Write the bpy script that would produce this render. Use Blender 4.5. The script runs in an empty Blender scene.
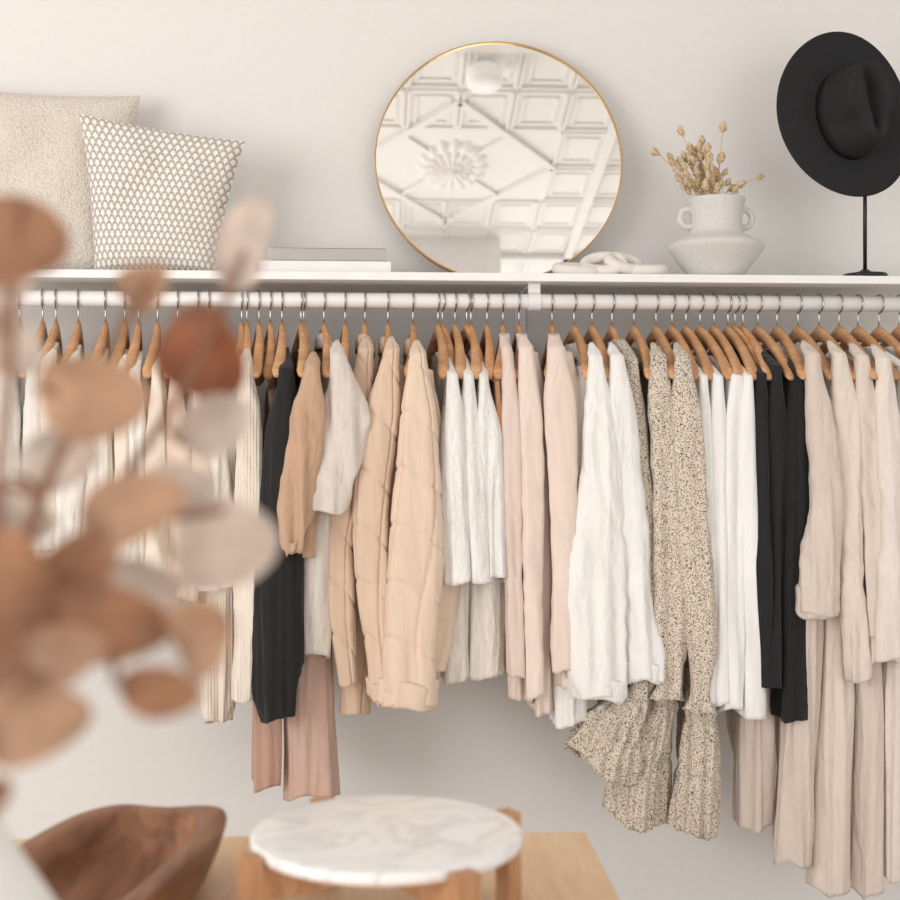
import bpy, bmesh, math, random
from mathutils import Vector, Matrix, noise
random.seed(7)
F=1300.0; CZ=1.27; PSI=math.radians(3.4)
FW=Vector((math.sin(PSI),math.cos(PSI),0)); RT=Vector((math.cos(PSI),-math.sin(PSI),0)); UP=Vector((0,0,1))
CAM=Vector((0,0,CZ))
def ray(px,py): return FW+RT*((px-450)/F)+UP*((450-py)/F)
def P(px,py,y):
    d=ray(px,py); return CAM+d*(y/d.y)
def Q(px,py,z):
    d=ray(px,py); return CAM+d*((z-CZ)/d.z)
def lin(c):
    return tuple(((v/255)/12.92 if v/255<=0.04045 else ((v/255+0.055)/1.055)**2.4) for v in c)+(1,)
COL=bpy.context.scene.collection
WO={}
# ---------------- mesh helpers
def mk(name,vf,mat,origin=None,smooth=True,parent=None,label=None,cat=None,group=None,kind=None,uv=None):
    vs,fs=vf
    vs=[Vector(v) for v in vs]
    if origin is None:
        xs=[v.x for v in vs];ys=[v.y for v in vs];zs=[v.z for v in vs]
        origin=Vector(((min(xs)+max(xs))/2,(min(ys)+max(ys))/2,min(zs)))
    origin=Vector(origin)
    me=bpy.data.meshes.new(name)
    me.from_pydata([v-origin for v in vs],[],fs)
    if smooth:
        me.polygons.foreach_set('use_smooth',[True]*len(me.polygons))
    if uv:
        l=me.uv_layers.new(name='UVMap')
        for lp in me.loops: l.data[lp.index].uv=uv[lp.vertex_index]
    me.materials.append(mat); me.update()
    ob=bpy.data.objects.new(name,me); COL.objects.link(ob)
    WO[ob.name]=origin
    if parent:
        ob.parent=parent; ob.location=origin-WO[parent.name]
        if label: ob['label']=label
    else:
        ob.location=origin
        if kind: ob['kind']=kind
        else:
            ob['label']=label or name; ob['category']=cat or name
    if group: ob['group']=group
    return ob
def empty(name,loc,label,cat,group=None):
    e=bpy.data.objects.new(name,None); e.empty_display_size=.05; e.location=loc; COL.objects.link(e)
    WO[e.name]=Vector(loc); e['label']=label; e['category']=cat
    if group: e['group']=group
    return e
def join(*vfs):
    V=[];Fc=[]
    for vs,fs in vfs:
        o=len(V); V+=list(vs); Fc+=[tuple(i+o for i in f) for f in fs]
    return V,Fc
def box(c,s,ex=None):
    c=Vector(c); ax=ex or (Vector((1,0,0)),Vector((0,1,0)),Vector((0,0,1)))
    vs=[c+ax[0]*(s[0]/2*i)+ax[1]*(s[1]/2*j)+ax[2]*(s[2]/2*k) for i in(-1,1) for j in(-1,1) for k in(-1,1)]
    return vs,[(0,1,3,2),(4,6,7,5),(0,4,5,1),(2,3,7,6),(0,2,6,4),(1,5,7,3)]
def bevel(ob,w=.003,seg=3):
    m=ob.modifiers.new('bevel','BEVEL'); m.width=w; m.segments=seg; m.limit_method='ANGLE'
    for p in ob.data.polygons: p.use_smooth=False
def loft(rings,cap0=False,cap1=False):
    n=len(rings[0]); V=[p for r in rings for p in r]; Fc=[]
    for i in range(len(rings)-1):
        for j in range(n):
            k=(j+1)%n
            Fc.append((i*n+j,i*n+k,(i+1)*n+k,(i+1)*n+j))
    if cap0: Fc.append(tuple(reversed(range(n))))
    if cap1: Fc.append(tuple((len(rings)-1)*n+j for j in range(n)))
    return V,Fc
def tube(path,r,seg=10,caps=True):
    path=[Vector(p) for p in path]; rings=[]; prev=None
    for i,p in enumerate(path):
        t=(path[min(i+1,len(path)-1)]-path[max(i-1,0)]).normalized()
        if prev is None:
            a=Vector((0,0,1)) if abs(t.z)<.9 else Vector((1,0,0))
            u=t.cross(a).normalized()
        else: u=(prev-t*prev.dot(t)).normalized()
        prev=u; w=t.cross(u)
        rr=r[i] if isinstance(r,(list,tuple)) else r
        rings.append([p+u*(rr*math.cos(2*math.pi*k/seg))+w*(rr*math.sin(2*math.pi*k/seg)) for k in range(seg)])
    return loft(rings,caps,caps)
def lathe(c,prof,seg=64,cap0=False,cap1=False,fn=None):
    c=Vector(c); rings=[]
    for (r,z) in prof:
        ring=[]
        for k in range(seg):
            a=2*math.pi*k/seg; rr=r*(fn(a,z) if fn else 1)
            ring.append(c+Vector((rr*math.cos(a),rr*math.sin(a),z)))
        rings.append(ring)
    return loft(rings,cap0,cap1)
def smooth_path(pts,n=8):
    pts=[Vector(p) for p in pts]; out=[]
    for i in range(len(pts)-1):
        p0=pts[max(i-1,0)];p1=pts[i];p2=pts[i+1];p3=pts[min(i+2,len(pts)-1)]
        for k in range(n):
            t=k/n
            out.append(0.5*((2*p1)+(-p0+p2)*t+(2*p0-5*p1+4*p2-p3)*t*t+(-p0+3*p1-3*p2+p3)*t**3))
    out.append(pts[-1]); return out
# ---------------- materials
def base(name,rough=.8,spec=.3):
    m=bpy.data.materials.new(name); m.use_nodes=True; nt=m.node_tree
    b=nt.nodes['Principled BSDF']; b.inputs['Roughness'].default_value=rough
    b.inputs['Specular IOR Level'].default_value=spec
    return m,nt,b
def N(nt,t,**k):
    n=nt.nodes.new(t)
    for a,v in k.items():
        if a in n.inputs: n.inputs[a].default_value=v
        else: setattr(n,a,v)
    return n
def coords(nt,scale=(1,1,1),out='Object',rot=(0,0,0)):
    tc=N(nt,'ShaderNodeTexCoord'); mp=N(nt,'ShaderNodeMapping'); mp.inputs['Scale'].default_value=scale; mp.inputs['Rotation'].default_value=rot
    nt.links.new(tc.outputs[out],mp.inputs['Vector']); return mp.outputs['Vector']
def mixc(nt,b,fac,c1,c2,lo=.35,hi=.65):
    r=N(nt,'ShaderNodeValToRGB'); r.color_ramp.elements[0].position=lo; r.color_ramp.elements[1].position=hi
    r.color_ramp.elements[0].color=c1; r.color_ramp.elements[1].color=c2
    nt.links.new(fac,r.inputs['Fac']); nt.links.new(r.outputs['Color'],b.inputs['Base Color']); return r
def addbump(nt,b,h,strength,dist=.01):
    bp=N(nt,'ShaderNodeBump'); bp.inputs['Strength'].default_value=strength; bp.inputs['Distance'].default_value=dist
    nt.links.new(h,bp.inputs['Height'])
    if b.inputs['Normal'].is_linked: 
        nt.links.new(b.inputs['Normal'].links[0].from_socket,bp.inputs['Normal'])
    nt.links.new(bp.outputs['Normal'],b.inputs['Normal'])
def noise_n(nt,vec,scale,detail=4,rough=.5,dist=0,ntype=None):
    n=N(nt,'ShaderNodeTexNoise'); n.inputs['Scale'].default_value=scale; n.inputs['Detail'].default_value=detail
    if ntype: n.noise_type=ntype
    n.inputs['Roughness'].default_value=rough; n.inputs['Distortion'].default_value=dist
    nt.links.new(vec,n.inputs['Vector']); return n.outputs['Fac']
def sc(c,k): return tuple(min(255,max(0,v*k)) for v in c)
FC={}
def fabric(c,kind='linen'):
    key=(c,kind)
    if key in FC: return FC[key]
    m,nt,b=base(kind+'_fabric',.9,.15)
    b.inputs['Sheen Weight'].default_value=.1
    v2=coords(nt)
    if kind=='speckle':
        n=noise_n(nt,v2,380,1.0,.4,.4)
        mixc(nt,b,n,lin((222,209,192)),lin((88,74,64)),.545,.605)
    else:
        n=noise_n(nt,coords(nt,(1,1,.25)),35,4,.6)
        mixc(nt,b,n,lin(sc(c,.97)),lin(sc(c,1.015)),.3,.7)
    addbump(nt,b,noise_n(nt,coords(nt,(1,1,.22)),24,3,.5,.5),.65 if kind!='crisp' else .5,.02)
    if kind in('linen','crisp'):
        r=noise_n(nt,coords(nt,(1,1,.40),rot=(.15,.35,0)),10,2,.5,.5,'RIDGED_MULTIFRACTAL')
        addbump(nt,b,r,.55 if kind=='linen' else .28,.008)
    if kind=='gauze':
        addbump(nt,b,noise_n(nt,coords(nt,(1,1,.4)),75,4,.7,1.0),.9,.006)
    if kind=='knit':
        wv=N(nt,'ShaderNodeTexWave'); wv.wave_type='BANDS'; wv.bands_direction='X'; wv.inputs['Scale'].default_value=48; wv.inputs['Distortion'].default_value=2.5; wv.inputs['Detail Scale'].default_value=6
        nt.links.new(v2,wv.inputs['Vector']); addbump(nt,b,wv.outputs['Fac'],.45,.003)
    if kind=='linen': addbump(nt,b,noise_n(nt,coords(nt,(1,1,.6),rot=(.3,.2,0)),34,5,.62,1.2),.5,.008)
    addbump(nt,b,noise_n(nt,v2,600,2),.25,.0008)
    FC[key]=m; return m
def wood(name,c1,c2,scale=(1,12,12),ns=6,rough=.5,rot=(0,0,0),bump=.15,dist=1.2,det=6):
    m,nt,b=base(name,rough,.4)
    v=coords(nt,scale,rot=rot); n=noise_n(nt,v,ns,det,.6,dist)
    mixc(nt,b,n,lin(c1),lin(c2),.35,.68); addbump(nt,b,n,bump,.002)
    return m
def plain(name,c,rough=.5,spec=.4,metal=0,bs=0,bump=0,bd=.002,var=.98):
    m,nt,b=base(name,rough,spec); b.inputs['Metallic'].default_value=metal
    n=noise_n(nt,coords(nt),bs or 20,4)
    mixc(nt,b,n,lin(sc(c,var)),lin(c)); 
    if bump: addbump(nt,b,n,bump,bd)
    return m
M_wall=plain('wall_paint',(230,226,222),.9,.2,bs=60,bump=.05,var=.992)
M_ceil=plain('ceiling_paint',(247,245,242),.7,.3,bs=30,var=.99)
M_floor=wood('floor_oak',(204,192,180),(222,212,200),(1,10,1),4,.5)
M_white=plain('white_lacquer',(245,243,241),.45,.4)
M_rail=plain('rail_paint',(242,239,237),.4,.4)
M_steel=plain('steel_wire',(190,188,184),.25,.5,metal=1)
M_hang=wood('hanger_beech',(188,136,94),(218,172,128),(6,2,14),5,.45)
M_gold=plain('brushed_brass',(205,165,105),.28,.5,metal=1)
M_oak=wood('table_oak',(214,178,142),(228,198,164),(14,1.2,10),3,.5)
M_stand=wood('stand_oak',(172,124,88),(202,156,116),(10,10,2),5,.5)
M_bowl=wood('bowl_walnut',(112,70,46),(164,114,80),(10,1.4,8),2.4,.42,bump=0,dist=.7,det=4)
M_blk=plain('black_metal',(28,28,28),.4,.4)
M_felt=plain('black_felt',(50,50,51),.95,.1,bs=300,bump=.3,bd=.001,var=.88)
M_band=plain('black_grosgrain',(22,22,23),.7,.2)
m,nt,b=base('mirror_glass',.015,.5); b.inputs['Metallic'].default_value=1
n=noise_n(nt,coords(nt),2,1); mixc(nt,b,n,lin((240,239,237)),lin((243,242,240))); M_mirror=m
m,nt,b=base('lamp_opal_glass',.4,.4); n=noise_n(nt,coords(nt),20,1); r=mixc(nt,b,n,lin((240,238,235)),lin((243,241,238)))
nt.links.new(r.outputs['Color'],b.inputs['Emission Color']); b.inputs['Emission Strength'].default_value=.22; M_lamp=m
m,nt,b=base('marble',.22,.5)
n=noise_n(nt,coords(nt,(1,1.6,1)),6,5,.5,2.2); r=mixc(nt,b,n,lin((240,238,236)),lin((241,239,237)),.46,.54)
e=r.color_ramp.elements.new(.5); e.color=lin((220,217,216)); M_marble=m
m,nt,b=base('gritty_stoneware',.85,.2)
n=noise_n(nt,coords(nt),330,3,.6); mixc(nt,b,n,lin((196,192,188)),lin((216,212,208)),.32,.5); addbump(nt,b,n,.25,.002)
addbump(nt,b,noise_n(nt,coords(nt),30,3),.25,.006); M_stone=m
m,nt,b=base('boucle_fabric',.95,.1)
vo=N(nt,'ShaderNodeTexVoronoi'); vo.inputs['Scale'].default_value=170; nt.links.new(coords(nt),vo.inputs['Vector'])
mixc(nt,b,vo.outputs['Distance'],lin((230,221,210)),lin((211,201,189)),.15,.75)
iv=N(nt,'ShaderNodeMath',operation='SUBTRACT'); iv.inputs[0].default_value=1; nt.links.new(vo.outputs['Distance'],iv.inputs[1])
addbump(nt,b,iv.outputs[0],.6,.005); addbump(nt,b,noise_n(nt,coords(nt),14,3),.4,.02); M_boucle=m
m,nt,b=base('scallop_print',.9,.15)
tc=N(nt,'ShaderNodeTexCoord'); sp=N(nt,'ShaderNodeSeparateXYZ'); nt.links.new(tc.outputs['UV'],sp.inputs[0])
def MA(op,a,bb=None,cc=None):
    n=N(nt,'ShaderNodeMath',operation=op)
    for i,x in enumerate((a,bb,cc)):
        if x is None: continue
        if isinstance(x,(int,float)): n.inputs[i].default_value=x
        else: nt.links.new(x,n.inputs[i])
    return n.outputs[0]
vN=MA('MULTIPLY',sp.outputs[1],22.0); uN=MA('MULTIPLY',sp.outputs[0],21.0)
row=MA('FLOOR',vN); q=MA('FRACT',vN); p=MA('FRACT',MA('ADD',uN,MA('MULTIPLY',row,.5)))
dd=MA('SQRT',MA('ADD',MA('POWER',MA('SUBTRACT',p,.5),2.0),MA('MULTIPLY',MA('POWER',q,2.0),.3)))
rg=MA('ABSOLUTE',MA('SUBTRACT',dd,.42)); r=mixc(nt,b,rg,lin((178,168,157)),lin((238,233,227)),.07,.16)
addbump(nt,b,noise_n(nt,coords(nt),400,2),.3,.001); M_scal=m
def leafm(name,c,tr=.35):
    m,nt,b=base(name,.6,.3)
    n=noise_n(nt,coords(nt),25,3); r=mixc(nt,b,n,lin(sc(c,.84)),lin(sc(c,1.08)))
    t=N(nt,'ShaderNodeBsdfTranslucent'); nt.links.new(r.outputs['Color'],t.inputs['Color'])
    mx=N(nt,'ShaderNodeMixShader'); mx.inputs[0].default_value=tr
    nt.links.new(b.outputs[0],mx.inputs[1]); nt.links.new(t.outputs[0],mx.inputs[2])
    nt.links.new(mx.outputs[0],nt.nodes['Material Output'].inputs['Surface']); return m
# ---------------- ROOM
WY=3.29; CE=3.45
def struct(name,vf,mat): return mk(name,vf,mat,smooth=False,kind='structure')
struct('wall_back',box((0,WY+.05,CE/2),(9,.1,CE)),M_wall)
struct('floor',box((0,-.5,-.05),(9,7.7,.1)),M_floor)
struct('ceiling',box((0,-.5,CE+.05),(9,7.7,.1)),M_ceil)
struct('baseboard_back',box((0,WY-.009,.05),(9,.018,.10)),M_white)
# ---------------- shelf and rail
ST=1.674; SB=1.655; SF=2.95
sh=mk('wall_shelf',box((.1,(SF+WY)/2,(ST+SB)/2),(4.2,WY-SF,ST-SB)),M_white,smooth=False,label='long white wooden display shelf above the clothes rail',cat='shelf')
bevel(sh,.002)
RZ=1.614; RY=3.0; RR=.018
rl=empty('clothes_rail',(0,RY,RZ),'long white metal clothes rail hung below the wall shelf','clothes rail')
mk('rail_tube',tube([(-1.95,RY,RZ),(2.15,RY,RZ)],RR,32),M_rail,parent=rl)
for px in (-280,534,1200):
    x=P(px,300,RY).x
    v=join(box((x,RY+.0,(RZ+.018+SB)/2),(.028,.012,SB-RZ-.016)),box((x,(RY+WY)/2,SB-.004),(.028,WY-RY,.006)),box((x,WY-.004,SB-.09),(.028,.006,.17)),tube([(x-.014,RY,RZ),(x+.014,RY,RZ)],RR+.004,24))
    mk('bracket',v,M_rail,parent=rl,smooth=False)
# ---------------- mirror
TH=math.radians(7.5); MR=.307
mc=P(499,157,3.205); 
mn=Vector((0,-math.cos(TH),math.sin(TH))); mu=Vector((0,math.sin(TH),math.cos(TH))); mx_=Vector((1,0,0))
mc.z=ST+.004+MR*math.cos(TH)+.003
mir=empty('round_mirror',(mc.x,mc.y,ST),'large round mirror with thin brass frame leaning on the wall shelf','mirror')
def disc(r,off,seg=96): return [mc+mn*off+mx_*(r*math.cos(2*math.pi*k/seg))+mu*(r*math.sin(2*math.pi*k/seg)) for k in range(seg)]
V=disc(MR-.003,.004); mk('mirror_glass',(V+disc(MR-.003,-.006),[tuple(range(96)),tuple(reversed(range(96,192)))]),M_mirror,parent=mir,smooth=False)
rings=[disc(MR-.003,.004),disc(MR-.003,.009),disc(MR,.009),disc(MR+.0005,.004),disc(MR,-.012),disc(MR-.004,-.012)]
mk('mirror_frame',loft(rings),M_gold,parent=mir,smooth=False)
def refl(px,py):
    d=ray(px,py); t=(mc-CAM).dot(mn)/d.dot(mn); h=CAM+d*t; r=d-2*d.dot(mn)*mn
    return h+r*((CE-h.z)/r.z)
med=refl(452,166); lmp=refl(484,64)
parts=[]; cw=.24; ch=.36
DX,DY=.50,.62
for i in range(-9,10):
    for j in range(-7,9):
        cx=med.x+(i+ .5)*cw; cy=med.y+(j+.5)*ch
        if abs(cx-med.x)/DX+abs(cy-med.y)/DY<1.05 or cy>WY-.3: continue
        for (s,t,h) in ((.9,.013,.012),(.62,.011,.007)):
            w=cw*s; l=ch*s
            parts+= [box((cx-w/2,cy,CE-h/2),(t,l,h)),box((cx+w/2,cy,CE-h/2),(t,l,h)),box((cx,cy-l/2,CE-h/2),(w,t,h)),box((cx,cy+l/2,CE-h/2),(w,t,h))]
struct('trim_1',join(*parts),M_ceil)
parts=[]
for sx,sy in ((1,1),(1,-1),(-1,1),(-1,-1)):
    a=Vector((med.x+sx*DX,med.y,CE-.010)); b_=Vector((med.x,med.y+sy*DY,CE-.010)); d=(b_-a); L=d.length; d.normalize()
    parts.append(box((a+b_)/2,(L,.035,.020),(d,Vector((-d.y,d.x,0)),UP)))
for i in (-1.44,-.72,.72,1.44):
    parts.append(box((med.x+i,med.y,CE-.018),(.045,6,.03)))
for j in (-2.16,-1.08,1.08,2.16):
    parts.append(box((med.x,med.y+j,CE-.018),(5,.06,.03)))
for sx in (1,-1):
    d=Vector((sx*.5,.62,0)).normalized()
    for s in (1,-1):
        parts.append(box(Vector((med.x,med.y,CE-.008))+d*(s*.30),(.24,.022,.014),(d,Vector((-d.y,d.x,0)),UP)))
struct('trim_2',join(*parts),M_ceil)
rings=[]
prof=[(0.0,.05),(.015,.05),(.025,.03),(.038,.042),(.055,.020),(.075,.034),(.10,.012),(.125,.022),(.15,.018),(.17,.0)]
for r,z in prof:
    rings.append([Vector((med.x+r*(1+.07*math.cos(16*a)*min(1,r*10))*math.cos(a),med.y+1.5*r*(1+.07*math.cos(16*a)*min(1,r*10))*math.sin(a),CE-z-.008*math.cos(16*a)*min(1,r*10)*(1 if r<.14 else 0))) for a in [2*math.pi*k/128 for k in range(128)]])
mk('ceiling_medallion',loft(rings),M_ceil,label='white plaster ceiling rosette with radiating petals',cat='ceiling rose')
dl=empty('ceiling_lamp',(lmp.x,lmp.y,CE-.11),'small round white ceiling lamp','ceiling lamp')
mk('lamp_body',lathe((lmp.x,lmp.y,CE),[(.065,-.11),(.075,-.10),(.075,-.04),(.065,-.03)],48,True),M_lamp,parent=dl)
mk('ceiling_mount',lathe((lmp.x,lmp.y,CE),[(.04,-.04),(.04,0)],32),M_white,parent=dl)
bl=refl(398,236); br=refl(500,236)
struct('trim_3',box(((bl.x+br.x)/2,bl.y-.2,CE-.25),(abs(br.x-bl.x),.4,.5)),M_white)
# ---------------- garments
def interp(st,py):
    if py<=st[0][0]: return st[0][1],st[0][2]
    for i in range(len(st)-1):
        if st[i][0]<=py<=st[i+1][0]:
            t=(py-st[i][0])/(st[i+1][0]-st[i][0])
            p0=st[max(i-1,0)];p1=st[i];p2=st[i+1];p3=st[min(i+2,len(st)-1)]
            out=[]
            for k in (1,2):
                m1=(p2[k]-p0[k])/max(1,(p2[0]-p0[0]))*(p2[0]-p1[0]); m2=(p3[k]-p1[k])/max(1,(p3[0]-p1[0]))*(p2[0]-p1[0])
                out.append((2*t**3-3*t*t+1)*p1[k]+(t**3-2*t*t+t)*m1+(-2*t**3+3*t*t)*p2[k]+(t**3-t*t)*m2)
            return out[0],out[1]
    return st[-1][1],st[-1][2]
def sg(v,e): return math.copysign(abs(v)**e,v)
def sstep(u): u=min(1,max(0,u)); return u*u*(3-2*u)
def ridge(x,y,z):
    return .55-2.2*abs(noise.noise(Vector((x,y,z))))
HZ=1.556
def arm_z(s): return HZ-.012-.115*(s**1.25)
gcount=[0]
def hanger(H,dr,L):
    e=empty('clothes_hanger',(H.x,RY,arm_z(1)-.012),'wooden clothes hanger with steel hook hanging on the rail','clothes hanger','wooden hangers on the rail')
    rings=[]; pr=Vector((-dr.y,dr.x,0)); n=28
    for i in range(n+1):
        s=-1+2*i/n; a=abs(s); c=Vector((H.x,RY,arm_z(a)))+dr*(s*L)+pr*(.018*a*a)
        hh=(.016-.006*a)*(1 if a<.96 else .55); tt=(.0065+.0075*a)*(1 if a<.96 else .6)
        if a<.12: hh+=.004*(1-a/.12)
        rings.append([c+pr*(tt*sg(math.cos(q),.7))+UP*(hh*sg(math.sin(q),.7)) for q in [2*math.pi*k/12 for k in range(12)]])
    mk('hanger_body',loft(rings,True,True),M_hang,parent=e)
    R=RR+.0035; pth=[Vector((H.x,RY,HZ-.01)),Vector((H.x,RY,RZ-R-.006))]
    for k in range(0,15):
        a=-math.pi/2-k/14*math.radians(235)
        pth.append(Vector((H.x,RY,RZ))+dr*(R*math.cos(a))+UP*(R*math.sin(a)))
    mk('hanger_hook',tube(pth,.0019,8),M_steel,parent=e)
def hookpx(t):
    s=18+16*min(1,max(0,(t-450)/250)); return 450+(t-450-s)/1.071
def solid(ob,th=.0016):
    m=ob.modifiers.new('thickness','SOLIDIFY'); m.thickness=th; m.offset=-1
def G(name,label,cat,c,kind,st,y0=2.81,top=None,sleeve=None,cuff=0,collar=0,amp=.006,hb=None,ht=.07,quilt=False,hx=None,ruffle=None,thin=.34,gap=.92,sh=.5,auto=0,slant=0,ramp=70):
    gcount[0]+=1; gi=gcount[0]; rnd=random.Random(gi*13+5)
    if not quilt and not ruffle: amp*=1.15
    if auto:
        st0=st; sleeve=[]; st=[]
        side=rnd.choice((0,1)) if auto==1 else 0
        hemp=st0[-1][0]; cutp=rnd.uniform(14,30)
        for (py,l,r) in st0:
            w_=r-l
            st.append((py,l+(.10 if side==0 else -.0)*w_,r-(0 if side==0 else .10)*w_))
            k=.78-.16*(py-st0[0][0])/(hemp-st0[0][0])
            pyy=st0[0][0]+(py-st0[0][0])*(hemp-st0[0][0]-cutp)/(hemp-st0[0][0])
            sleeve.append((pyy-4 if py==st0[0][0] else pyy,(l if side==0 else r-k*w_),(l+k*w_ if side==0 else r)))
    tip=sleeve if sleeve else st
    tp=(tip[0][1]+tip[0][2])/2
    if hx is None: hx=hookpx(tp)+rnd.uniform(-1.5,1.5)
    H=P(hx,320,RY); H.z=0
    N0=P(tp,tip[0][0],y0); N0.z=0
    dr=(H-N0); L=dr.length; dr.normalize(); pr=Vector((-dr.y,dr.x,0))
    hanger(H,dr,min(max(L-.012,.15),.235))
    mat=fabric(c,kind)
    back=(.035 if auto else .05) if sleeve else .0
    h0=L-back; yb=y0+back
    z_sh=P(450,st[0][0],yb).z
    if top is None: top=st[0][0]-22
    z_top=min(P(450,top,2.93).z,1.535)
    if z_top<z_sh+.01: z_top=z_sh+.012
    hem=st[-1][0]
    ncol=170 if quilt else (160 if ruffle else 128)
    dz=.006 if quilt else .009
    ph=[rnd.uniform(0,6.28) for _ in range(8)]
    hb=hb or h0*rnd.uniform(.86,1.0)
    def ringat(C,h,b,z,t,py,capt=1.0):
        ring=[]; per=4*h
        cn=C-dr*h
        for k in range(ncol):
            a=2*math.pi*k/ncol
            ca,sa=math.cos(a),math.sin(a)
            d0=(1-ca)*h; d1=(1+ca)*h
            rn=min(b*.9,h*.8); fn=math.sqrt(max(0,1-(1-min(d0/rn,1))**2))
            fall=1-(1-thin)*sstep((d0-rn*.8)/.11)
            rf=min(b*thin,h*.5); ff=math.sqrt(max(0,1-(1-min(d1/rf,1))**2))
            sn=1 if sa>=0 else -1
            al=-h*ca; bb=b*fn*ff*fall*sn
            endw=max(0,1-d0/rn)
            nx=-endw; ny=sn*math.sqrt(max(0,1-endw*endw))
            if d1<rf: nx=1-d1/rf; ny=sn*math.sqrt(max(0,1-nx*nx))
            s=(a if a<=math.pi else a-2*math.pi)/(2*math.pi)
            p=C+dr*al+pr*bb
            A=amp*(.35+1.35*t**.7)*capt
            X=p.x*18+gi*7.3; Y=p.y*18
            d=A*(1.35*ridge(X,Y,z*1.0)+1.0*ridge(X*2.2+3,Y*2.2,z*1.4+(p.x+p.y)*3))
            d+=amp*.6*noise.noise(Vector((X*.8,Y*.8,z*5)))*(.6+t)*capt
            if quilt:
                uu=s*per*1.6
                for f in ((uu+.06+.03*math.sin(z*7))/.11,(z+.35*abs(uu))/.13):
                    fr=abs(f-round(f)); d-=.0045*math.exp(-(fr/.04)**2)*capt
                d+=.0010
            d=max(d,-b*.5)
            q=p+dr*(nx*d)+pr*(ny*d)
            zz=z
            if t>.7: zz+=(t-.7)*3.3*(.009*math.sin(a*2+ph[4])+.004*math.sin(a*5+ph[5]))
            if slant and py>ruffle:
                zz+=sstep((py-ruffle)/(hem-ruffle))*slant*min(1.1,max(0,(cn.x-q.x)/b))
            if ruffle:
                rt=sstep((py-ruffle)/70)
                if rt>0: q+=(dr*nx+pr*ny)*(.0055*rt*math.sin(s*2*math.pi*18+ph[6]+.25*math.sin(z*5)))
                for seam in (ruffle,ruffle+(hem-ruffle)*.5):
                    q-=(dr*nx+pr*ny)*(min(.006,b*.3)*math.exp(-((py-seam)/4)**2))
            ring.append(Vector((q.x,q.y,zz)))
        return ring
    rings=[]
    l0,r0=interp(st,st[0][0]); b0=(r0-l0)/2/F*yb
    nc=8
    for i in range(nc):
        t=i/nc; e=math.sin(t*math.pi/2)
        h=ht+(h0-ht)*(t**.9); z=z_top+(z_sh-z_top)*(t**1.05)
        b=max(.012,b0*sh*(.6+.4*e))
        rings.append(ringat(Vector((H.x,H.y,0)),h,b,z,0,st[0][0],.4))
    z_h=P(450,hem,yb).z
    nr=max(12,int((z_sh-z_h)/dz))
    for i in range(nr+1):
        t=i/nr; py=st[0][0]+(hem-st[0][0])*t
        l,r=interp(st,py); Nn=P((l+r)/2,py,yb); b=max(.008,(r-l)/2/F*Nn.y*gap)*(sh+(1-sh)*sstep((py-st[0][0]+6)/ramp))
        h=h0+(hb-h0)*t
        C=Vector((Nn.x,Nn.y,0))+dr*h
        if C.y+h*dr.y>WY-.03:
            h=(WY-.03-Nn.y)/2/dr.y; C=Vector((Nn.x,Nn.y,0))+dr*h
        rings.append(ringat(C,h,b,Nn.z,t,py))
    origin=Vector((H.x,H.y,z_h))
    body=loft(rings)
    if not (sleeve or collar or cuff):
        ob=mk(name,body,mat,origin=origin,label=label,cat=cat); solid(ob); return
    e=empty(name,origin,label,cat)
    ob=mk('body',body,mat,parent=e); solid(ob)
    if sleeve or cuff:
        ss=sleeve or st
        sv=e
        if sleeve:
            rings=[];nc2=72
            s0=sleeve[0][0]; s1=sleeve[-1][0]
            ztop=P(450,s0,y0).z; zb=P(450,s1,y0).z; nr=max(10,int((ztop-zb)/.006))
            k1=.7 if auto else 1
            def sring(py,t,scale=1,dback=0,dzz=0):
                l,r=interp(sleeve,py); rx=(r-l)/2/F*y0*.96*(.52+.48*sstep((py-s0+6)/ramp)); ry=max(.015,min(rx*.55,.030))
                c_=P((l+r)/2,py,y0); c_=c_+Vector((0,ry+dback,dzz)); ring=[]
                for k in range(nc2):
                    a=2*math.pi*k/nc2; ca,sa=math.cos(a),math.sin(a)
                    q=c_+Vector((rx*sg(ca,.85)*scale,ry*sg(sa,.85)*scale,0))
                    kk=k1*(.45 if quilt else 1)
                    d=.0105*kk*ridge(q.x*27+gi,q.y*27,q.z*1.9+q.x*7)*(.35+.9*t)
                    d+=.0036*kk*ridge(q.x*15+gi*3,q.y*15,q.z*16+q.x*24)*(.4+.6*math.sin(t*math.pi))
                    d+=.0035*kk*noise.noise(Vector((q.x*9,q.y*9+gi,q.z*7)))
                    if quilt:
                        for f in ((a/6.283*.378+.02*math.sin(q.z*9))/.105,(q.z+.03*ca+.015*sa)/.12):
                            fr=abs(f-round(f)); d-=.0045*math.exp(-(fr/.04)**2)
                    q+=Vector((ca,sa,0))*d*scale
                    if t>.9: q.z+=(t-.9)*10*(.005*math.sin(a+ph[1])+.003*math.sin(3*a+ph[2]))
                    ring.append(q)
                return ring
            for i in range(6):
                u=i/6; rings.append(sring(s0,0,math.sin((.12+.88*u)*math.pi/2),(1-u)*.06,(1-u)**1.2*.035))
            for i in range(nr+1):
                t=i/nr; rings.append(sring(s0+(s1-s0)*t,t))
            sv=mk('sleeve',loft(rings),mat,parent=e); solid(sv)
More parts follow.
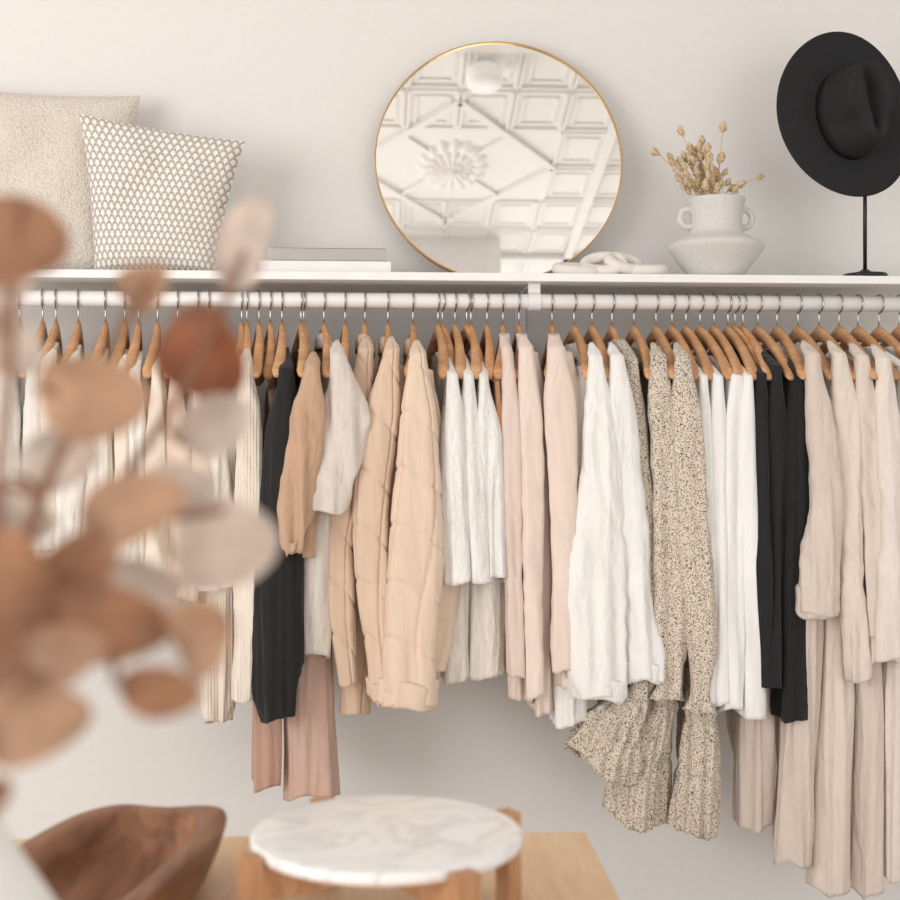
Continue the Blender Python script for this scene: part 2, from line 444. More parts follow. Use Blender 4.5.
        if cuff:
            rings=[]; l,r=ss[-1][1],ss[-1][2]; w_=(r-l)/2/F*y0; ry=max(.024,min(w_*.7,.05))
            base_py=ss[-1][0]
            for (f,dpy) in ((.95,-cuff),(1.10,-cuff-1.5),(1.17,-cuff+2),(1.12,-cuff*.5),(1.15,-2),(1.09,1.5),(.97,1),(.93,-cuff*.5)):
                py=base_py+dpy; l,r=interp(ss,min(py,base_py)); rx=(r-l)/2/F*y0*f
                c_=P((l+r)/2,py,y0)+Vector((0,ry,0)); ring=[]
                for k in range(48):
                    a=2*math.pi*k/48
                    d=1+.04*math.sin(3*a+ph[0])+.03*math.sin(7*a+ph[3]+dpy*.05)
                    ring.append(c_+Vector((rx*math.cos(a)*d,ry*f*math.sin(a)*d,.006*math.sin(2*a+ph[2])+.0025*math.sin(5*a+ph[1]))))
                rings.append(ring)
            mk('cuff',loft(rings),mat,parent=sv)
    if collar:
        rings=[]; cz=min(z_top-.008,1.517); K=collar
        for (f,z) in ((1.0,0),(.96,.018),(.92,.026),(1.02,.028),(1.15,.014),(1.22,-.004),(1.2,-.014)):
            rings.append([Vector((H.x,H.y,cz+z*K))+dr*(.066*K*f*math.cos(a))+pr*(.020*K*f*math.sin(a))+UP*(-.010*max(0,math.cos(a+math.pi/2))) for a in [2*math.pi*k/36 for k in range(36)]])
        ob=mk('collar',loft(rings),mat,parent=e); solid(ob)
WH=(243,240,236); OW=(237,229,220); CR=(235,221,204); BL=(234,217,203); BK=(43,42,42)
G('blouse','off-white cotton blouse on a wooden hanger','blouse',OW,'gauze',[(374,-40,-18),(450,-44,-12),(560,-48,-10)])
G('blouse','white crinkled cotton blouse on a wooden hanger','blouse',(238,233,226),'gauze',[(372,-4,22),(450,-6,28),(560,-8,32)],auto=1)
G('blouse','white striped cotton blouse on a wooden hanger','blouse',(236,230,221),'gauze',[(370,14,42),(470,12,50),(575,8,54)],auto=1)
G('shirt','cream linen shirt with soft folds on the rail','shirt',CR,'linen',[(366,34,64),(460,34,70),(580,32,76)],auto=1)
G('shirt','white linen shirt hanging on the rail','shirt',(238,232,224),'linen',[(368,60,86),(460,56,92),(585,52,98)],auto=1)
G('top','off-white cotton top on a wooden hanger','top',OW,'linen',[(372,88,110),(470,86,116),(585,82,120)])
G('top','cream cotton top on a wooden hanger','top',CR,'linen',[(372,106,128),(480,106,132),(600,102,138)],auto=1)
G('top','white ribbed cotton top on a wooden hanger','top',(240,234,226),'linen',[(374,124,146),(480,124,150),(596,120,154)])
G('blouse','pale cream blouse on a wooden hanger','blouse',(237,223,206),'linen',[(374,146,170),(480,146,174),(600,144,180)],auto=1)
G('blouse','blush beige blouse on a wooden hanger','blouse',(229,206,187),'linen',[(376,164,188),(480,166,192),(604,162,198)])
G('top','light beige cotton top on a wooden hanger','top',(233,215,197),'linen',[(378,184,206),(480,186,212),(596,182,218)],auto=1)
G('top','off-white cotton top hanging on the rail','top',OW,'linen',[(380,200,220),(480,204,228),(590,200,234)])
G('cardigan','long cream ribbed knit cardigan on a wooden hanger','cardigan',(234,222,207),'knit',[(372,226,248),(440,222,246),(520,208,244),(600,202,240),(690,201,238),(726,206,230)],sleeve=[(362,232,256),(450,236,260),(540,236,264),(610,234,262),(700,230,250)],amp=.005,y0=2.80)
G('trousers','dusty mauve-brown trousers hanging on the rail','trousers',(192,155,138),'crisp',[(410,266,286),(600,256,284),(700,252,286),(788,252,286)],y0=2.86,hb=.1,amp=.004)
G('trousers','dusty rose-brown wide trousers hanging on the rail','trousers',(206,174,159),'crisp',[(410,304,322),(600,284,334),(700,284,338),(802,285,343)],y0=2.86,hb=.1,amp=.004)
G('dress','black satin dress hanging on a wooden hanger','dress',BK,'crisp',[(370,270,302),(440,262,304),(540,258,304),(620,253,305),(662,252,305),(690,252,297),(721,262,292)],amp=.005,y0=2.765,hx=282)
G('blouse','tan brown blouse with puffed sleeve on a wooden hanger','blouse',(196,162,135),'linen',[(372,302,324),(450,296,328),(560,292,328)],sleeve=[(366,298,326),(420,289,326),(470,282,322),(510,280,314),(540,283,302),(552,286,298)],amp=.006,cuff=8,y0=2.745,hx=301)
G('shirt','greige linen shirt with a short flared sleeve','shirt',(220,210,200),'linen',[(362,322,344),(440,314,346),(540,304,336),(657,299,330)],sleeve=[(354,322,350),(395,321,367),(430,318,368),(470,312,356),(512,307,343)],amp=.005,collar=.8,y0=2.765,hx=324)
G('jacket','beige quilted cotton jacket on a wooden hanger','jacket',(214,186,162),'crisp',[(366,362,384),(440,352,382),(540,340,374),(640,342,372),(712,340,370)],sleeve=[(350,352,380),(400,345,374),(460,334,362),(540,324,353),(600,328,355),(684,339,358)],top=342,quilt=True,amp=.003,hx=365,hb=.14,collar=.9,y0=2.82)
G('jacket','sand-coloured quilted cotton jacket on a wooden hanger','jacket',(221,194,171),'crisp',[(366,388,414),(440,380,414),(540,370,410),(640,374,408),(692,378,404)],sleeve=[(350,378,406),(420,363,400),(500,352,390),(600,357,391),(660,366,393),(698,369,394)],top=344,quilt=True,amp=.003,y0=2.79,hx=388,hb=.14,cuff=16,collar=.9)
G('jacket','light sand quilted jacket with turned-up hem cuff','jacket',(228,204,183),'crisp',[(370,414,440),(440,410,448),(500,404,457),(570,402,464),(630,404,458),(672,406,448)],sleeve=[(354,402,434),(420,401,438),(500,393,442),(570,388,444),(640,384,438),(708,381,436)],top=346,quilt=True,amp=.003,y0=2.76,hx=413,hb=.15,cuff=24,collar=.9)
for i,(a,b2,hm) in enumerate(((446,476,678),(472,509,676))):
    G('skirt','long off-white gauze skirt hanging on the rail','skirt',(234,227,217),'gauze',[(420,a+4,b2-6),(580,a+2,b2-2),(hm,a,b2)],y0=2.86,hb=.12,amp=.007)
G('top','white crinkled gauze top on a wooden hanger','top',(244,241,237),'gauze',[(374,442,463),(450,441,468),(520,440,472),(582,442,473)],y0=2.79,hx=438)
G('top','white crinkled gauze top on a wooden hanger','top',(243,239,235),'gauze',[(374,459,480),(450,461,484),(520,463,488),(583,465,491)],y0=2.80,hx=455)
G('top','white crinkled gauze top hanging on the rail','top',(242,239,235),'gauze',[(376,475,495),(450,478,502),(520,481,506),(580,484,508)],y0=2.80,hx=471)
G('camisole','rust brown camisole on a wooden hanger','camisole',(186,138,102),'linen',[(382,492,503),(460,499,508),(520,502,510)],y0=2.82,hx=487,amp=.002)
G('sweater','blush beige fine-knit sweater on a wooden hanger','sweater',(226,206,194),'crisp',[(352,498,520),(420,501,527),(520,504,530),(620,508,532),(702,510,532)],hx=503,amp=.005,auto=2)
G('sweater','pale blush long-sleeved sweater on a wooden hanger','sweater',(233,215,203),'crisp',[(352,515,545),(420,519,551),(520,522,554),(620,525,555),(712,528,554)],hx=519,amp=.005,auto=2)
G('sweater','pale rose-beige round-neck sweater on a wooden hanger','sweater',(232,213,200),'crisp',[(352,542,582),(420,546,589),(500,549,591),(600,552,588),(690,555,584)],hx=552,amp=.005,y0=2.80,auto=2)
G('shirt','white linen shirt with long cuffed sleeve','shirt',WH,'linen',[(366,572,600),(450,568,602),(550,558,590),(640,556,586),(725,556,588)],sleeve=[(356,584,610),(430,584,618),(500,576,624),(560,566,631),(610,562,631),(660,568,630),(700,578,628)],cuff=20,collar=.9,y0=2.79,hx=574,top=350)
G('shirt','white button-up shirt with cuffed sleeve','shirt',(241,239,236),'linen',[(366,600,624),(450,604,634),(560,612,645),(672,618,655)],sleeve=[(356,604,630),(430,609,640),(520,614,648),(600,621,657),(650,628,663),(682,632,664)],cuff=18,collar=.9,y0=2.80,hx=592,top=350)
sp='long beige dress with dark speckled print and ruffled hem'
G('dress',sp,'dress',(200,190,170),'speckle',[(360,620,648),(430,626,654),(520,634,660),(620,638,664),(672,636,662),(700,620,658),(740,592,652),(784,568,646)],hx=612,amp=.005,ruffle=678,hb=.07,thin=.45,slant=.07,y0=2.83)
G('dress',sp,'dress',(200,190,170),'speckle',[(366,652,676),(450,656,684),(550,660,688),(640,656,690),(692,650,688),(735,632,684),(785,616,682),(830,608,682)],sleeve=[(356,646,674),(450,652,682),(550,656,688),(640,656,690),(684,660,682),(702,652,688)],hx=634,amp=.005,ruffle=704,y0=2.81,hb=.07,thin=.45,slant=.03)
G('dress',sp,'dress',(200,190,170),'speckle',[(366,676,700),(450,684,710),(550,690,716),(650,690,722),(712,690,721),(760,686,724),(835,674,727)],sleeve=[(356,670,698),(450,677,706),(550,683,714),(640,687,719),(694,692,712),(714,684,720)],hx=656,amp=.005,ruffle=722,y0=2.79,hb=.07,thin=.45,slant=.01)
for (a,b2,a2,b3,hx,hm) in ((696,714,702,720,672,702),(710,730,716,736,686,708),(727,752,726,748,700,714),(742,758,745,764,714,718)):
    G('top','white cotton jersey top on a wooden hanger','top',(242,240,238),'crisp',[(376,a,b2),(480,(a+a2)/2,(b2+b3)/2),(600,a2,b3),(hm,a2+1,b3)],hx=hx,amp=.0045)
G('trousers','taupe wide trousers hanging on the rail','trousers',(211,196,185),'crisp',[(420,754,780),(600,750,784),(700,747,784),(829,745,779)],y0=2.88,hb=.045,amp=.004,hx=735)
for (a,b2,hx,hm,t) in ((753,776,728,690,374),(767,792,743,692,366),(789,814,758,719,370)):
    G('top','black cotton top with long sleeve on a wooden hanger','top',BK,'crisp',[(t,a,b2),(480,a+1,b2+1),(600,a,b2),(hm,a-2,b2)],hx=hx,amp=.006)
G('dress','long beige linen shirt dress with rolled sleeve cuff','dress',(220,204,192),'linen',[(370,800,824),(500,798,826),(640,792,828),(760,786,820),(868,781,815)],sleeve=[(354,801,828),(430,808,838),(500,812,844),(560,804,842),(616,801,841)],cuff=26,collar=.9,y0=2.78,hx=777,top=352,hb=.05,amp=.004)
G('dress','long sand linen shirt dress with long sleeve','dress',(229,216,203),'linen',[(368,824,848),(500,826,856),(640,824,858),(760,820,862),(893,817,860)],sleeve=[(354,828,854),(430,834,864),(560,842,868),(680,848,871)],y0=2.80,hx=798,top=352,hb=.05,collar=.9,amp=.004)
G('dress','long pale beige linen dress with rolled sleeve','dress',(225,211,200),'linen',[(372,850,872),(500,856,884),(640,858,888),(760,860,890),(897,860,887)],sleeve=[(356,851,876),(440,858,884),(540,866,891),(640,870,892)],y0=2.80,hx=819,top=354,hb=.05,amp=.004,cuff=16)
G('dress','long light linen dress with turned-up cuff','dress',(233,222,212),'linen',[(374,876,898),(500,880,906),(640,890,920),(760,888,925),(880,888,925)],sleeve=[(358,874,898),(440,880,904),(540,884,908),(662,876,908)],cuff=22,y0=2.78,hx=839,top=354,hb=.06,amp=.004)
G('shirt','white linen shirt on a wooden hanger','shirt',WH,'linen',[(366,896,920),(500,900,930),(640,902,935)],hx=858)
G('shirt','off-white linen shirt on a wooden hanger','shirt',OW,'linen',[(366,918,942),(500,922,950),(700,924,955)],hx=879)
G('shirt','beige linen shirt on a wooden hanger','shirt',BL,'linen',[(366,940,964),(500,944,970),(700,946,975)],hx=899)
for hx in (247,259,345):
    H=P(hx,320,RY); d=(H-P(hx+4,380,2.83)); d.z=0; d.normalize(); hanger(H,d,.19)
# ---------------- cushions
def cushion(name,label,c4,y,thick,mat,lean=0.0,bow=.05):
    n=40; V=[];UV=[];Fc=[]
    def pt(u,v,side):
        uu=u*2-1; vv=v*2-1
        uu2=uu*(1-bow*(1-vv*vv)*abs(uu)); vv2=vv*(1-bow*(1-uu*uu)*abs(vv))
        a=(uu2+1)/2; b_=(vv2+1)/2
        px=(c4[0][0]*(1-a)+c4[1][0]*a)*b_+(c4[3][0]*(1-a)+c4[2][0]*a)*(1-b_)
        py=(c4[0][1]*(1-a)+c4[1][1]*a)*b_+(c4[3][1]*(1-a)+c4[2][1]*a)*(1-b_)
        p=P(px,py,y+lean*b_)
        t=thick*((1-uu**4)*(1-vv**4))**.55*(.75+.25*(1-vv))
        t+=.009*noise.noise(Vector((u*4,v*4,side*3)))*(1-uu**4)*(1-vv**4)*2
        p.y-=side*t; return p
    for s in (1,-1):
        o=len(V)
        for i in range(n+1):
            for j in range(n+1):
                V.append(pt(i/n,j/n,s)); UV.append((i/n,j/n))
        for i in range(n):
            for j in range(n):
                f=(o+i*(n+1)+j,o+(i+1)*(n+1)+j,o+(i+1)*(n+1)+j+1,o+i*(n+1)+j+1)
                Fc.append(f if s==1 else tuple(reversed(f)))
    zmin=min(v.z for v in V); 
    for v in V: v.z+=ST+.001-zmin
    mk(name,(V,Fc),mat,label=label,cat='cushion',uv=UV)
cushion('throw_pillow','large cream boucle cushion leaning against the wall on the shelf',((-50,89),(141,99),(128,284),(-52,284)),3.17,.066,M_boucle,.03,.05)
cushion('throw_pillow','cushion with white and grey scalloped print leaning on the cream cushion',((79,123),(245,151),(214,284),(95,284)),3.035,.055,M_scal,.03,.045)
# ---------------- books
def book(label,px0,px1,z0,z1,y0,y1,mat,pm):
    a=P(px0,262,y0); b_=P(px1,262,y0); w=b_.x-a.x; cx=(a.x+b_.x)/2; cy=(y0+y1)/2
    e=empty('book',(cx,cy,z0),label,'book','books lying on the wall shelf'); t=.0022
    o=mk('cover',join(box((cx,cy,z0+t/2),(w,y1-y0,t)),box((cx,cy,z1-t/2),(w,y1-y0,t)),box((cx,y0+t/2,(z0+z1)/2),(w,t,z1-z0))),mat,parent=e,smooth=False); bevel(o,.0008,2)
    mk('pages',box((cx,cy,(z0+z1)/2),(w-.006,y1-y0-.006,z1-z0-2*t)),pm,parent=e,smooth=False)
M_page=plain('paper',(236,230,220),.9,.1)
book('white clothbound book lying flat on the shelf',259,391,ST,ST+.032,3.0,3.2,plain('white_cover',(238,235,232),.7,.3),M_page)
book('grey clothbound book stacked on the white book',268,386,ST+.0325,ST+.062,3.01,3.19,plain('grey_cover',(184,178,174),.7,.3),M_page)
# ---------------- chain ornament
ch_=empty('decorative_chain',P(608,272,3.05)*1.0,'chunky white ceramic chain links lying on the shelf','ornament')
ch_.location.z=ST; WO[ch_.name]=Vector(ch_.location)
M_cer=plain('ceramic_white',(232,225,218),.6,.3)
for (px,zc,rx,ry,rot,tl,tr) in ((578,.018,.050,.034,.2,.25,.0135),(604,.032,.045,.030,-.3,.7,.0135),(624,.034,.040,.030,.5,.6,.0135),(643,.018,.045,.03,-.1,.15,.0135)):
    c=P(px,265,3.02); c.z=ST+zc
    ax=Vector((math.cos(rot),math.sin(rot),0)); ay=Vector((-math.sin(rot)*math.cos(tl),math.cos(rot)*math.cos(tl),math.sin(tl)))
    pth=[c+ax*(rx*math.cos(a))+ay*(ry*math.sin(a)) for a in [2*math.pi*k/40 for k in range(41)]]
    mk('link',tube(pth,tr,14,False),M_cer,parent=ch_)
# ---------------- vase with bunny tails
vc=P(716,272,3.04); vc.z=ST; k=3.04/F
vz=empty('ceramic_vase',vc,'speckled grey-white stoneware vase with two ring handles','vase')
prof=[(21,0),(25,.5),(28,4),(35,13),(42,22),(47,29),(48.5,32),(48,34.5),(44,37.5),(36,41),(29.5,45),(26.5,49),(26,58),(26.5,68),(28,75),(29.5,80),(29,81.5),(26.5,80),(25,74),(24,60),(26,46),(40,35),(40,31),(24,8),(0.5,6)]
mk('vase_body',lathe(vc,[(r*k,z*k) for r,z in prof],72,True),M_stone,parent=vz)
for s in (-1,1):
    c=vc+Vector((s*29*k,0,62*k))
    pth=[c+Vector((8*k*math.cos(a),0,9*k*math.sin(a))) for a in [2*math.pi*i/36 for i in range(37)]]
    mk('handle',tube(pth,3.2*k,12,False),M_stone,parent=vz)
M_tail=plain('dried_grass',(236,210,170),.95,.1,bs=180,bump=.8,bd=.003,var=.88)
M_stem=plain('dried_stem',(212,180,134),.8,.2)
heads=[(681,131,25),(723,127,-10),(655,152,60),(690,148,20),(672,161,40),(700,157,10),(712,168,0),(696,172,15),(708,148,-5),(684,166,25),(733,188,-60),(741,184,-70),(721,158,-20),(760,177,-75),(702,140,10),(718,178,-15),(690,183,20),(679,178,35),(725,172,-25),(706,184,0),(728,182,-30),(693,160,20),(714,186,0),
 (686,174,25),(703,176,5),(709,158,-3),(696,188,10),(677,170,35),(692,166,15),(717,188,-10),(701,167,5),(685,157,25),(712,178,-6),(688,190,20),(735,190,-40),(704,150,4),(670,156,42),(698,182,8),
 (694,152,14),(683,186,30),(707,166,2),(720,184,-18),(690,158,18),(699,147,8),(715,173,-8),(681,162,30)]
for i,(px,py,an) in enumerate(heads):
    y=3.04+random.uniform(-.03,.03); h=P(px,py,y); a=math.radians(an); ax=Vector((-math.sin(a),random.uniform(-.2,.2),math.cos(a))).normalized()
    root=vc+Vector((random.uniform(-.02,.02),random.uniform(-.02,.02),.1)); mid=vc+Vector(((h.x-vc.x)*.28,0,.19)) 
    e=empty('dried_bunny_tail_grass',root,'dried tan bunny tail grass stem standing in the stoneware vase','dried flower','dried grass in the vase')
    tip=h-ax*.012
    mk('stem',tube(smooth_path([root,mid,mid.lerp(tip,.6)+Vector((0,0,.005)),tip],6),.0009,6),M_stem,parent=e)
    L=random.uniform(.010,.015); W=L*.46; rings=[]
    u=ax.cross(Vector((0,1,0))).normalized(); w=ax.cross(u)
    for r in range(18):
        t=r/17; rr=W*math.sin(math.pi*min(.98,max(.03,t)))**.6
        rings.append([h+ax*((t-.5)*2*L+random.uniform(-.0015,.0015))+(u*math.cos(q)+w*math.sin(q))*rr*(.8+1.0*random.random()**2) for q in [2*math.pi*s/22 for s in range(22)]])
    mk('seed_head',loft(rings,True,True),M_tail,parent=e)
# ---------------- hat and stand
HY=2.972
hc=P(846,116,HY)
hs=P(865,272,3.0)
se=empty('hat_stand',(hs.x,hs.y,ST),'slim black metal hat stand with round base','hat stand')
mk('base',lathe((hs.x,hs.y,ST),[(.05,0),(.052,.004),(.05,.010),(.02,.013),(.006,.022)],48,True,True),M_blk,parent=se)
mk('pole',tube([(hs.x,hs.y,ST+.008),(hs.x,hs.y,hc.z-.04)],.0046,16),M_blk,parent=se)
al=math.radians(14); el=math.radians(6)
az=Vector((math.sin(al)*math.cos(el),-math.cos(al)*math.cos(el),math.sin(el))).normalized()
axx=az.cross(UP).normalized()*-1; ayy=az.cross(axx).normalized()
if ayy.z<0: ayy=-ayy
rr_=math.radians(6); axx,ayy=axx*math.cos(rr_)+ayy*math.sin(rr_)*(1),ayy*math.cos(rr_)-axx*math.sin(rr_)
def HP(x,y,z): return hc+axx*x+ayy*y+az*z
ht_=empty('wide_brim_hat',hc-ayy*.2,'black felt wide-brim hat with pinched crown on a stand','hat')
BRX,BRY=.180,.197; CX,CY=.080,.104
rings=[];S=96
for side in (0,1):
    for i in range(15):
        t=i/14 if side==0 else 1-i/14
        ring=[]
        for kk in range(S):
            a=2*math.pi*kk/S; rx=CX+(BRX-CX)*t; ry=CY+(BRY-CY)*t
            z=.006*t*t-.010*t*t*math.cos(2*a)-(.003 if side else 0)
            ring.append(HP(rx*math.cos(a),ry*math.sin(a),z))
        rings.append(ring)
mk('brim',loft(rings),M_felt,parent=ht_)
rings=[]
for i in range(40):
    t=i/39; ring=[]
    if t<.5:
        s=1-.12*(t/.5)**1.5; z=.108*(t/.5)
    else:
        q=(t-.5)/.5; s=.88*math.cos(q*math.pi/2)**.75 if q<1 else .0; z=.108+.020*math.sin(q*math.pi/2)
    s=max(s,.004)
    for kk in range(S):
        a=2*math.pi*kk/S; x=CX*s*math.cos(a); y=CY*s*math.sin(a)
        zz=z; hgt=min(1,max(0,(z-.03)/.08))
        cr=math.exp(-(x/.018)**2)*math.exp(-((y-.005)/.075)**4)
        zz-=.045*cr*hgt**3
        fr=max(0,-y/CY)
        x*=1-.38*hgt*fr**1.2
        pin=math.exp(-((y+.045)/.024)**2)
        x*=1-.32*pin*hgt; zz-=.012*pin*hgt*min(1,abs(x)/.03)
        ring.append(HP(x,y,zz))
    rings.append(ring)
mk('crown',loft(rings,False,True),M_felt,parent=ht_)
rings=[[HP((CX+o)*math.cos(a),(CY+o)*math.sin(a),z) for a in [2*math.pi*kk/S for kk in range(S)]] for (o,z) in ((.0008,.002),(.0022,.003),(.0010,.022),(-.001,.0225))]
mk('hat_band',loft(rings),M_band,parent=ht_)
# ---------------- table
TZ=.75
fr=Q(586,831,TZ); nr_=Q(621,900,TZ); e1=(nr_-fr); e1.normalize(); e2=Vector((e1.y,-e1.x,0))
if e2.x>0: e2=-e2
TL=1.25; TW=1.5
tc_=fr+e1*(TL/2)+e2*(TW/2)
tb=empty('table',(tc_.x,tc_.y,0),'light oak table with rectangular top','table')
o=mk('table_top',box(tc_-UP*.015,(TL,TW,.03),(e1,e2,UP)),M_oak,parent=tb,smooth=False); bevel(o,.004)
for a in (-1,1):
    for b_ in (-1,1):
        c=tc_+e1*(a*(TL/2-.06))+e2*(b_*(TW/2-.06)); c.z=.36
        o=mk('leg',box(c,(.05,.05,.72),(e1,e2,UP)),M_oak,parent=tb,smooth=False); bevel(o,.004)
# ---------------- marble tray on wooden stand
TT=.858
pc=Q(387,830,TT); PR=.1475; TK=.0135
mk('marble_tray',lathe((pc.x,pc.y,TT),[(.001,-TK),(PR-.004,-TK),(PR-.001,-TK+.002),(PR,-TK/2),(PR-.0005,-.003),(PR-.003,-.0005),(PR-.006,0),(.001,0)],128),M_marble,label='round white marble serving board resting on a wooden stand',cat='serving board')
ws=empty('wooden_stand',(pc.x,pc.y,TZ),'oak cross-shaped stand with four upright posts holding the marble board','stand')
off=PR+.0100; a0=math.radians(-62); PTOP=TT-.002
for i in range(4):
    a=a0+i*math.pi/2; d=Vector((math.cos(a),math.sin(a),0)); t=Vector((-d.y,d.x,0))
    c=Vector((pc.x,pc.y,0))+d*(off+.001)
    o=mk('post',box(Vector((c.x,c.y,(TZ+PTOP)/2)),(.018,.027,PTOP-TZ),(d,t,UP)),M_stand,parent=ws,smooth=False); bevel(o,.001,2)
for i in range(2):
    a=a0+i*math.pi/2; d=Vector((math.cos(a),math.sin(a),0)); t=Vector((-d.y,d.x,0))
    o=mk('crossbar',box(Vector((pc.x,pc.y,TT-TK-.0005-.017)),(2*off-.012,.024,.034),(d,t,UP)),M_stand,parent=ws,smooth=False); bevel(o,.001,2)
# ---------------- dough bowl
bc=Q(98,856,.826); 
rot=math.radians(-12)
bx=Vector((math.cos(rot),math.sin(rot),0)); by=Vector((-math.sin(rot),math.cos(rot),0))
HW,HL,BH=.105,.220,.076
def bring(s,z,rim=0):
    ring=[]
    for kk in range(144):
        a=2*math.pi*kk/144
        far=max(0,math.sin(a))
        ir=(1+.015*math.sin(3*a+1))*(1-.18*far)
        w_=HW*s-rim; l_=HL*s-rim*1.5
        x=w_*sg(math.cos(a),.38)*ir; y=l_*sg(math.sin(a),.40)
        dip=-.005*math.exp(-((x/max(w_,.01)+.1)/.4)**2)*(1 if math.sin(a)>.3 else 0)
        lift=(.0015*math.sin(2*a+.6)+dip)*(z/BH)
        ring.append(Vector((bc.x,bc.y,TZ+z+lift))+bx*x+by*y)
    return ring
rings=[]
for (s,z,rm) in ((.6,.001,0),(.7,.004,0),(.84,.018,0),(.94,.046,0),(.99,.066,0),(1.0,.072,0),(.995,.0755,0),(1,.077,.004),(1,.0765,.022),(1,.072,.028),(.97,.050,.030),(.91,.030,.031),(.80,.017,.032),(.55,.012,.032),(.42,.011,.032)):
    rings.append(bring(s,z,rm))
mk('dough_bowl',loft(rings,True,True),M_bowl,label='brown carved walnut dough bowl with uneven thick rim on the table',cat='wooden bowl')
# ---------------- vase in the front and eucalyptus
v2=P(-80,900,.80); v2.z=TZ
prof=[(.05,0),(.06,.003),(.09,.05),(.108,.11),(.106,.17),(.092,.215),(.072,.25),(.05,.285),(.038,.31),(.036,.335),(.041,.345),(.036,.344),(.032,.33),(.033,.3),(.05,.27),(.09,.18),(.085,.08),(.03,.01),(.001,.008)]
mk('ceramic_vase',lathe(v2,prof,72,True),plain('glazed_white',(238,236,233),.4,.4),label='white glazed bottle vase holding dried eucalyptus branches',cat='vase')
LC=[leafm('leaf_rust',(150,92,64),.2),leafm('leaf_tan',(192,154,126),.35),leafm('leaf_pale',(224,208,196),.5),leafm('leaf_brown',(162,118,90),.28)]
M_twig=plain('twig',(140,102,78),.7,.2)
def leaf(px,py,a,b_,ang,y,rnd):
    c=P(px,py,y); k=y/F; an=math.radians(ang)
    ux=(RT*math.cos(an)+UP*math.sin(an)); tw=math.radians(rnd.uniform(-22,22))
    uy=(-RT*math.sin(an)+UP*math.cos(an)); uy=(uy*math.cos(tw)+FW*math.sin(tw)); nn=ux.cross(uy)
    b_=b_*1.08/max(.85,math.cos(tw)); V=[];Fc=[];nr=8;ns=32
    p1,p2=rnd.uniform(0,6.28),rnd.uniform(0,6.28)
    V.append(c)
    for i in range(1,nr+1):
        r=i/nr
        for j in range(ns):
            q=2*math.pi*j/ns; o_=1+.03*math.sin(2*q+p1)+.03*math.sin(3*q+p2)
            x=a*k*r*o_*math.cos(q)*(1+.04*math.cos(q)); y_=b_*k*r*o_*math.sin(q)*(1-.06*math.cos(q))
            V.append(c+ux*x+uy*y_+nn*(.007*(r*math.sin(q))**2-.004*(r*math.cos(q))**2+.002*r*r*math.sin(3*q+p1)))
    for j in range(ns): Fc.append((0,1+j,1+(j+1)%ns))
    for i in range(nr-1):
        for j in range(ns):
            Fc.append((1+i*ns+j,1+(i+1)*ns+j,1+(i+1)*ns+(j+1)%ns,1+i*ns+(j+1)%ns))
    return V,Fc,c-ux*(a*k)
mouth=v2+Vector((0,0,.34)); low=v2+Vector((0,0,.06))
BR=[
 (.64,[(-20,600),(5,420),(12,290),(20,200)],[(14,246,50,46,10,3),(-2,300,44,30,60,2),(8,345,36,28,-40,2)]),
 (.67,[(-10,650),(40,500),(100,370),(150,280)],[(90,396,56,40,-8,1),(146,288,28,22,60,1),(56,462,44,28,20,2),(-5,540,42,30,60,1),(20,510,38,26,-30,2)]),
 (.71,[(0,690),(70,560),(150,440),(205,350),(245,250)],[(203,352,48,42,-55,0),(246,245,50,25,70,2),(212,425,38,28,30,2)]),
 (.65,[(-10,720),(60,600),(130,530),(225,510)],[(128,512,56,34,25,1),(222,545,54,44,15,2),(76,570,50,30,45,3),(176,488,38,24,10,2),(140,584,40,22,-10,2)]),
 (.62,[(-30,740),(20,680),(110,640),(200,620)],[(106,622,64,36,-8,3),(198,632,32,38,10,1),(158,690,42,24,-8,3),(8,598,46,64,-15,3),(60,658,44,28,20,1)]),
 (.61,[(-40,760),(0,730),(50,720)],[(28,722,58,38,10,1),(-5,790,14,20,0,3),(20,662,44,30,30,3)]),
]
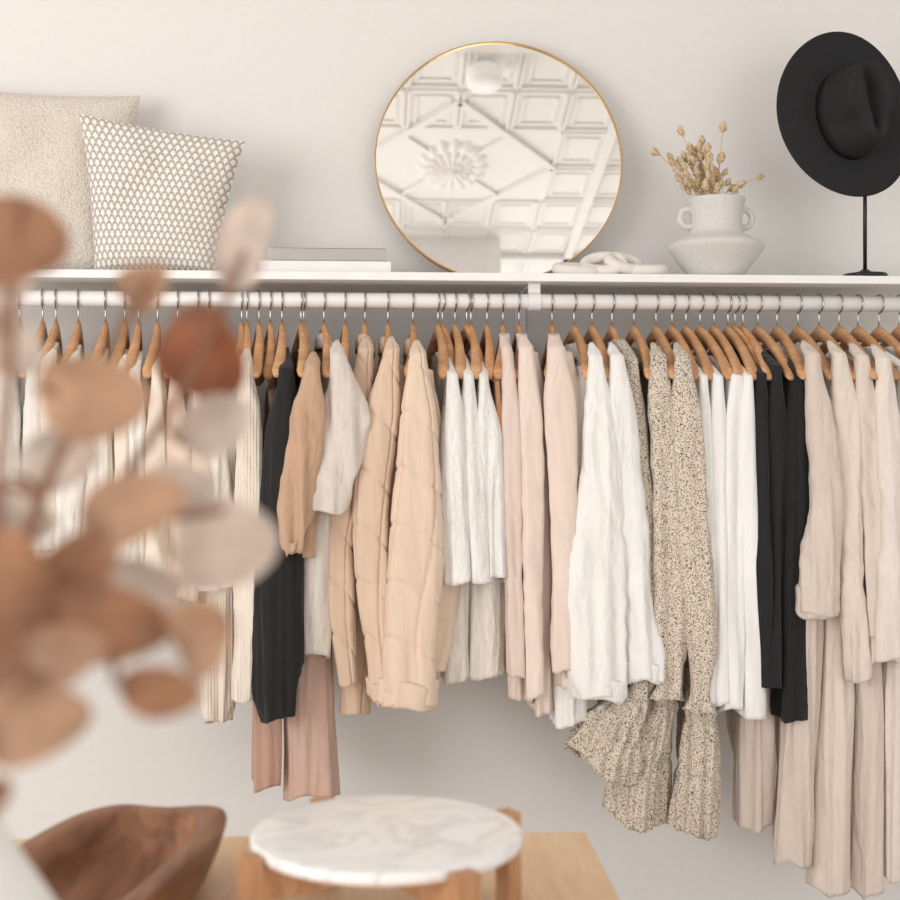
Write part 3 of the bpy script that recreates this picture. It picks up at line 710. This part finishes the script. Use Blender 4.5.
for bi,(y,path,leaves) in enumerate(BR):
    rnd=random.Random(bi+40)
    e=empty('eucalyptus_branch',low+Vector((0,0,0)),'dried brown eucalyptus branch with round papery leaves in the white vase','dried branch','dried eucalyptus in the white vase')
    pts=[low,mouth]+[P(a,b_,y) for a,b_ in path]
    sp_=smooth_path(pts,8); tubes=[tube(sp_,[.0046-.0028*i/len(sp_) for i in range(len(sp_))],8)]
    by_m={}
    for (px,py,a,b_,ang,mi) in leaves:
        V,Fc,st_=leaf(px,py,a,b_,ang,y+rnd.uniform(-.03,.03),rnd)
        by_m.setdefault(mi,[]).append((V,Fc))
        near=min(sp_,key=lambda p:(p-st_).length)
        tubes.append(tube(smooth_path([near,near.lerp(st_,.5)+Vector((0,0,.004)),st_],4),.0018,6))
    mk('twig',join(*tubes),M_twig,parent=e)
    for mi,l in by_m.items():
        mk('leaves',join(*l),LC[mi],parent=e)
# ---------------- lights
def area(name,loc,target,size,power,col=(1,.992,.985),sy=None):
    l=bpy.data.lights.new(name,'AREA'); l.energy=power; l.color=col; l.size=size
    if sy: l.shape='RECTANGLE'; l.size_y=sy
    o=bpy.data.objects.new(name,l); COL.objects.link(o); o.location=loc
    o.rotation_euler=(Vector(target)-Vector(loc)).to_track_quat('-Z','Y').to_euler(); return o
area('window_light',(-2.8,-.3,1.6),(0.1,3.1,1.3),2.0,76)
area('front_fill_soft',(1.5,-2.4,1.1),(0.2,3.2,1.3),2.2,44)  # added low frontal fill, brightens the wall beneath the shelf
area('ceiling_fill',(0.3,-1.2,1.9),(0.3,-.9,3.4),2.6,17)  # added upward fill, brightens the ceiling reflected in the mirror
w=bpy.data.worlds.new('world'); bpy.context.scene.world=w; w.use_nodes=True
bg=w.node_tree.nodes['Background']; bg.inputs[0].default_value=(1,.998,.995,1); bg.inputs[1].default_value=.72
# ---------------- camera
cd=bpy.data.cameras.new('camera'); co=bpy.data.objects.new('camera',cd); COL.objects.link(co)
co.location=CAM; co.rotation_euler=(math.pi/2,0,-PSI); cd.lens=52; cd.sensor_width=36
cd.dof.use_dof=True; cd.dof.focus_distance=2.85; cd.dof.aperture_fstop=4.0; cd.clip_start=.05
bpy.context.scene.camera=co
vs=bpy.context.scene.view_settings; vs.view_transform='Standard'; vs.look='None'; vs.exposure=0
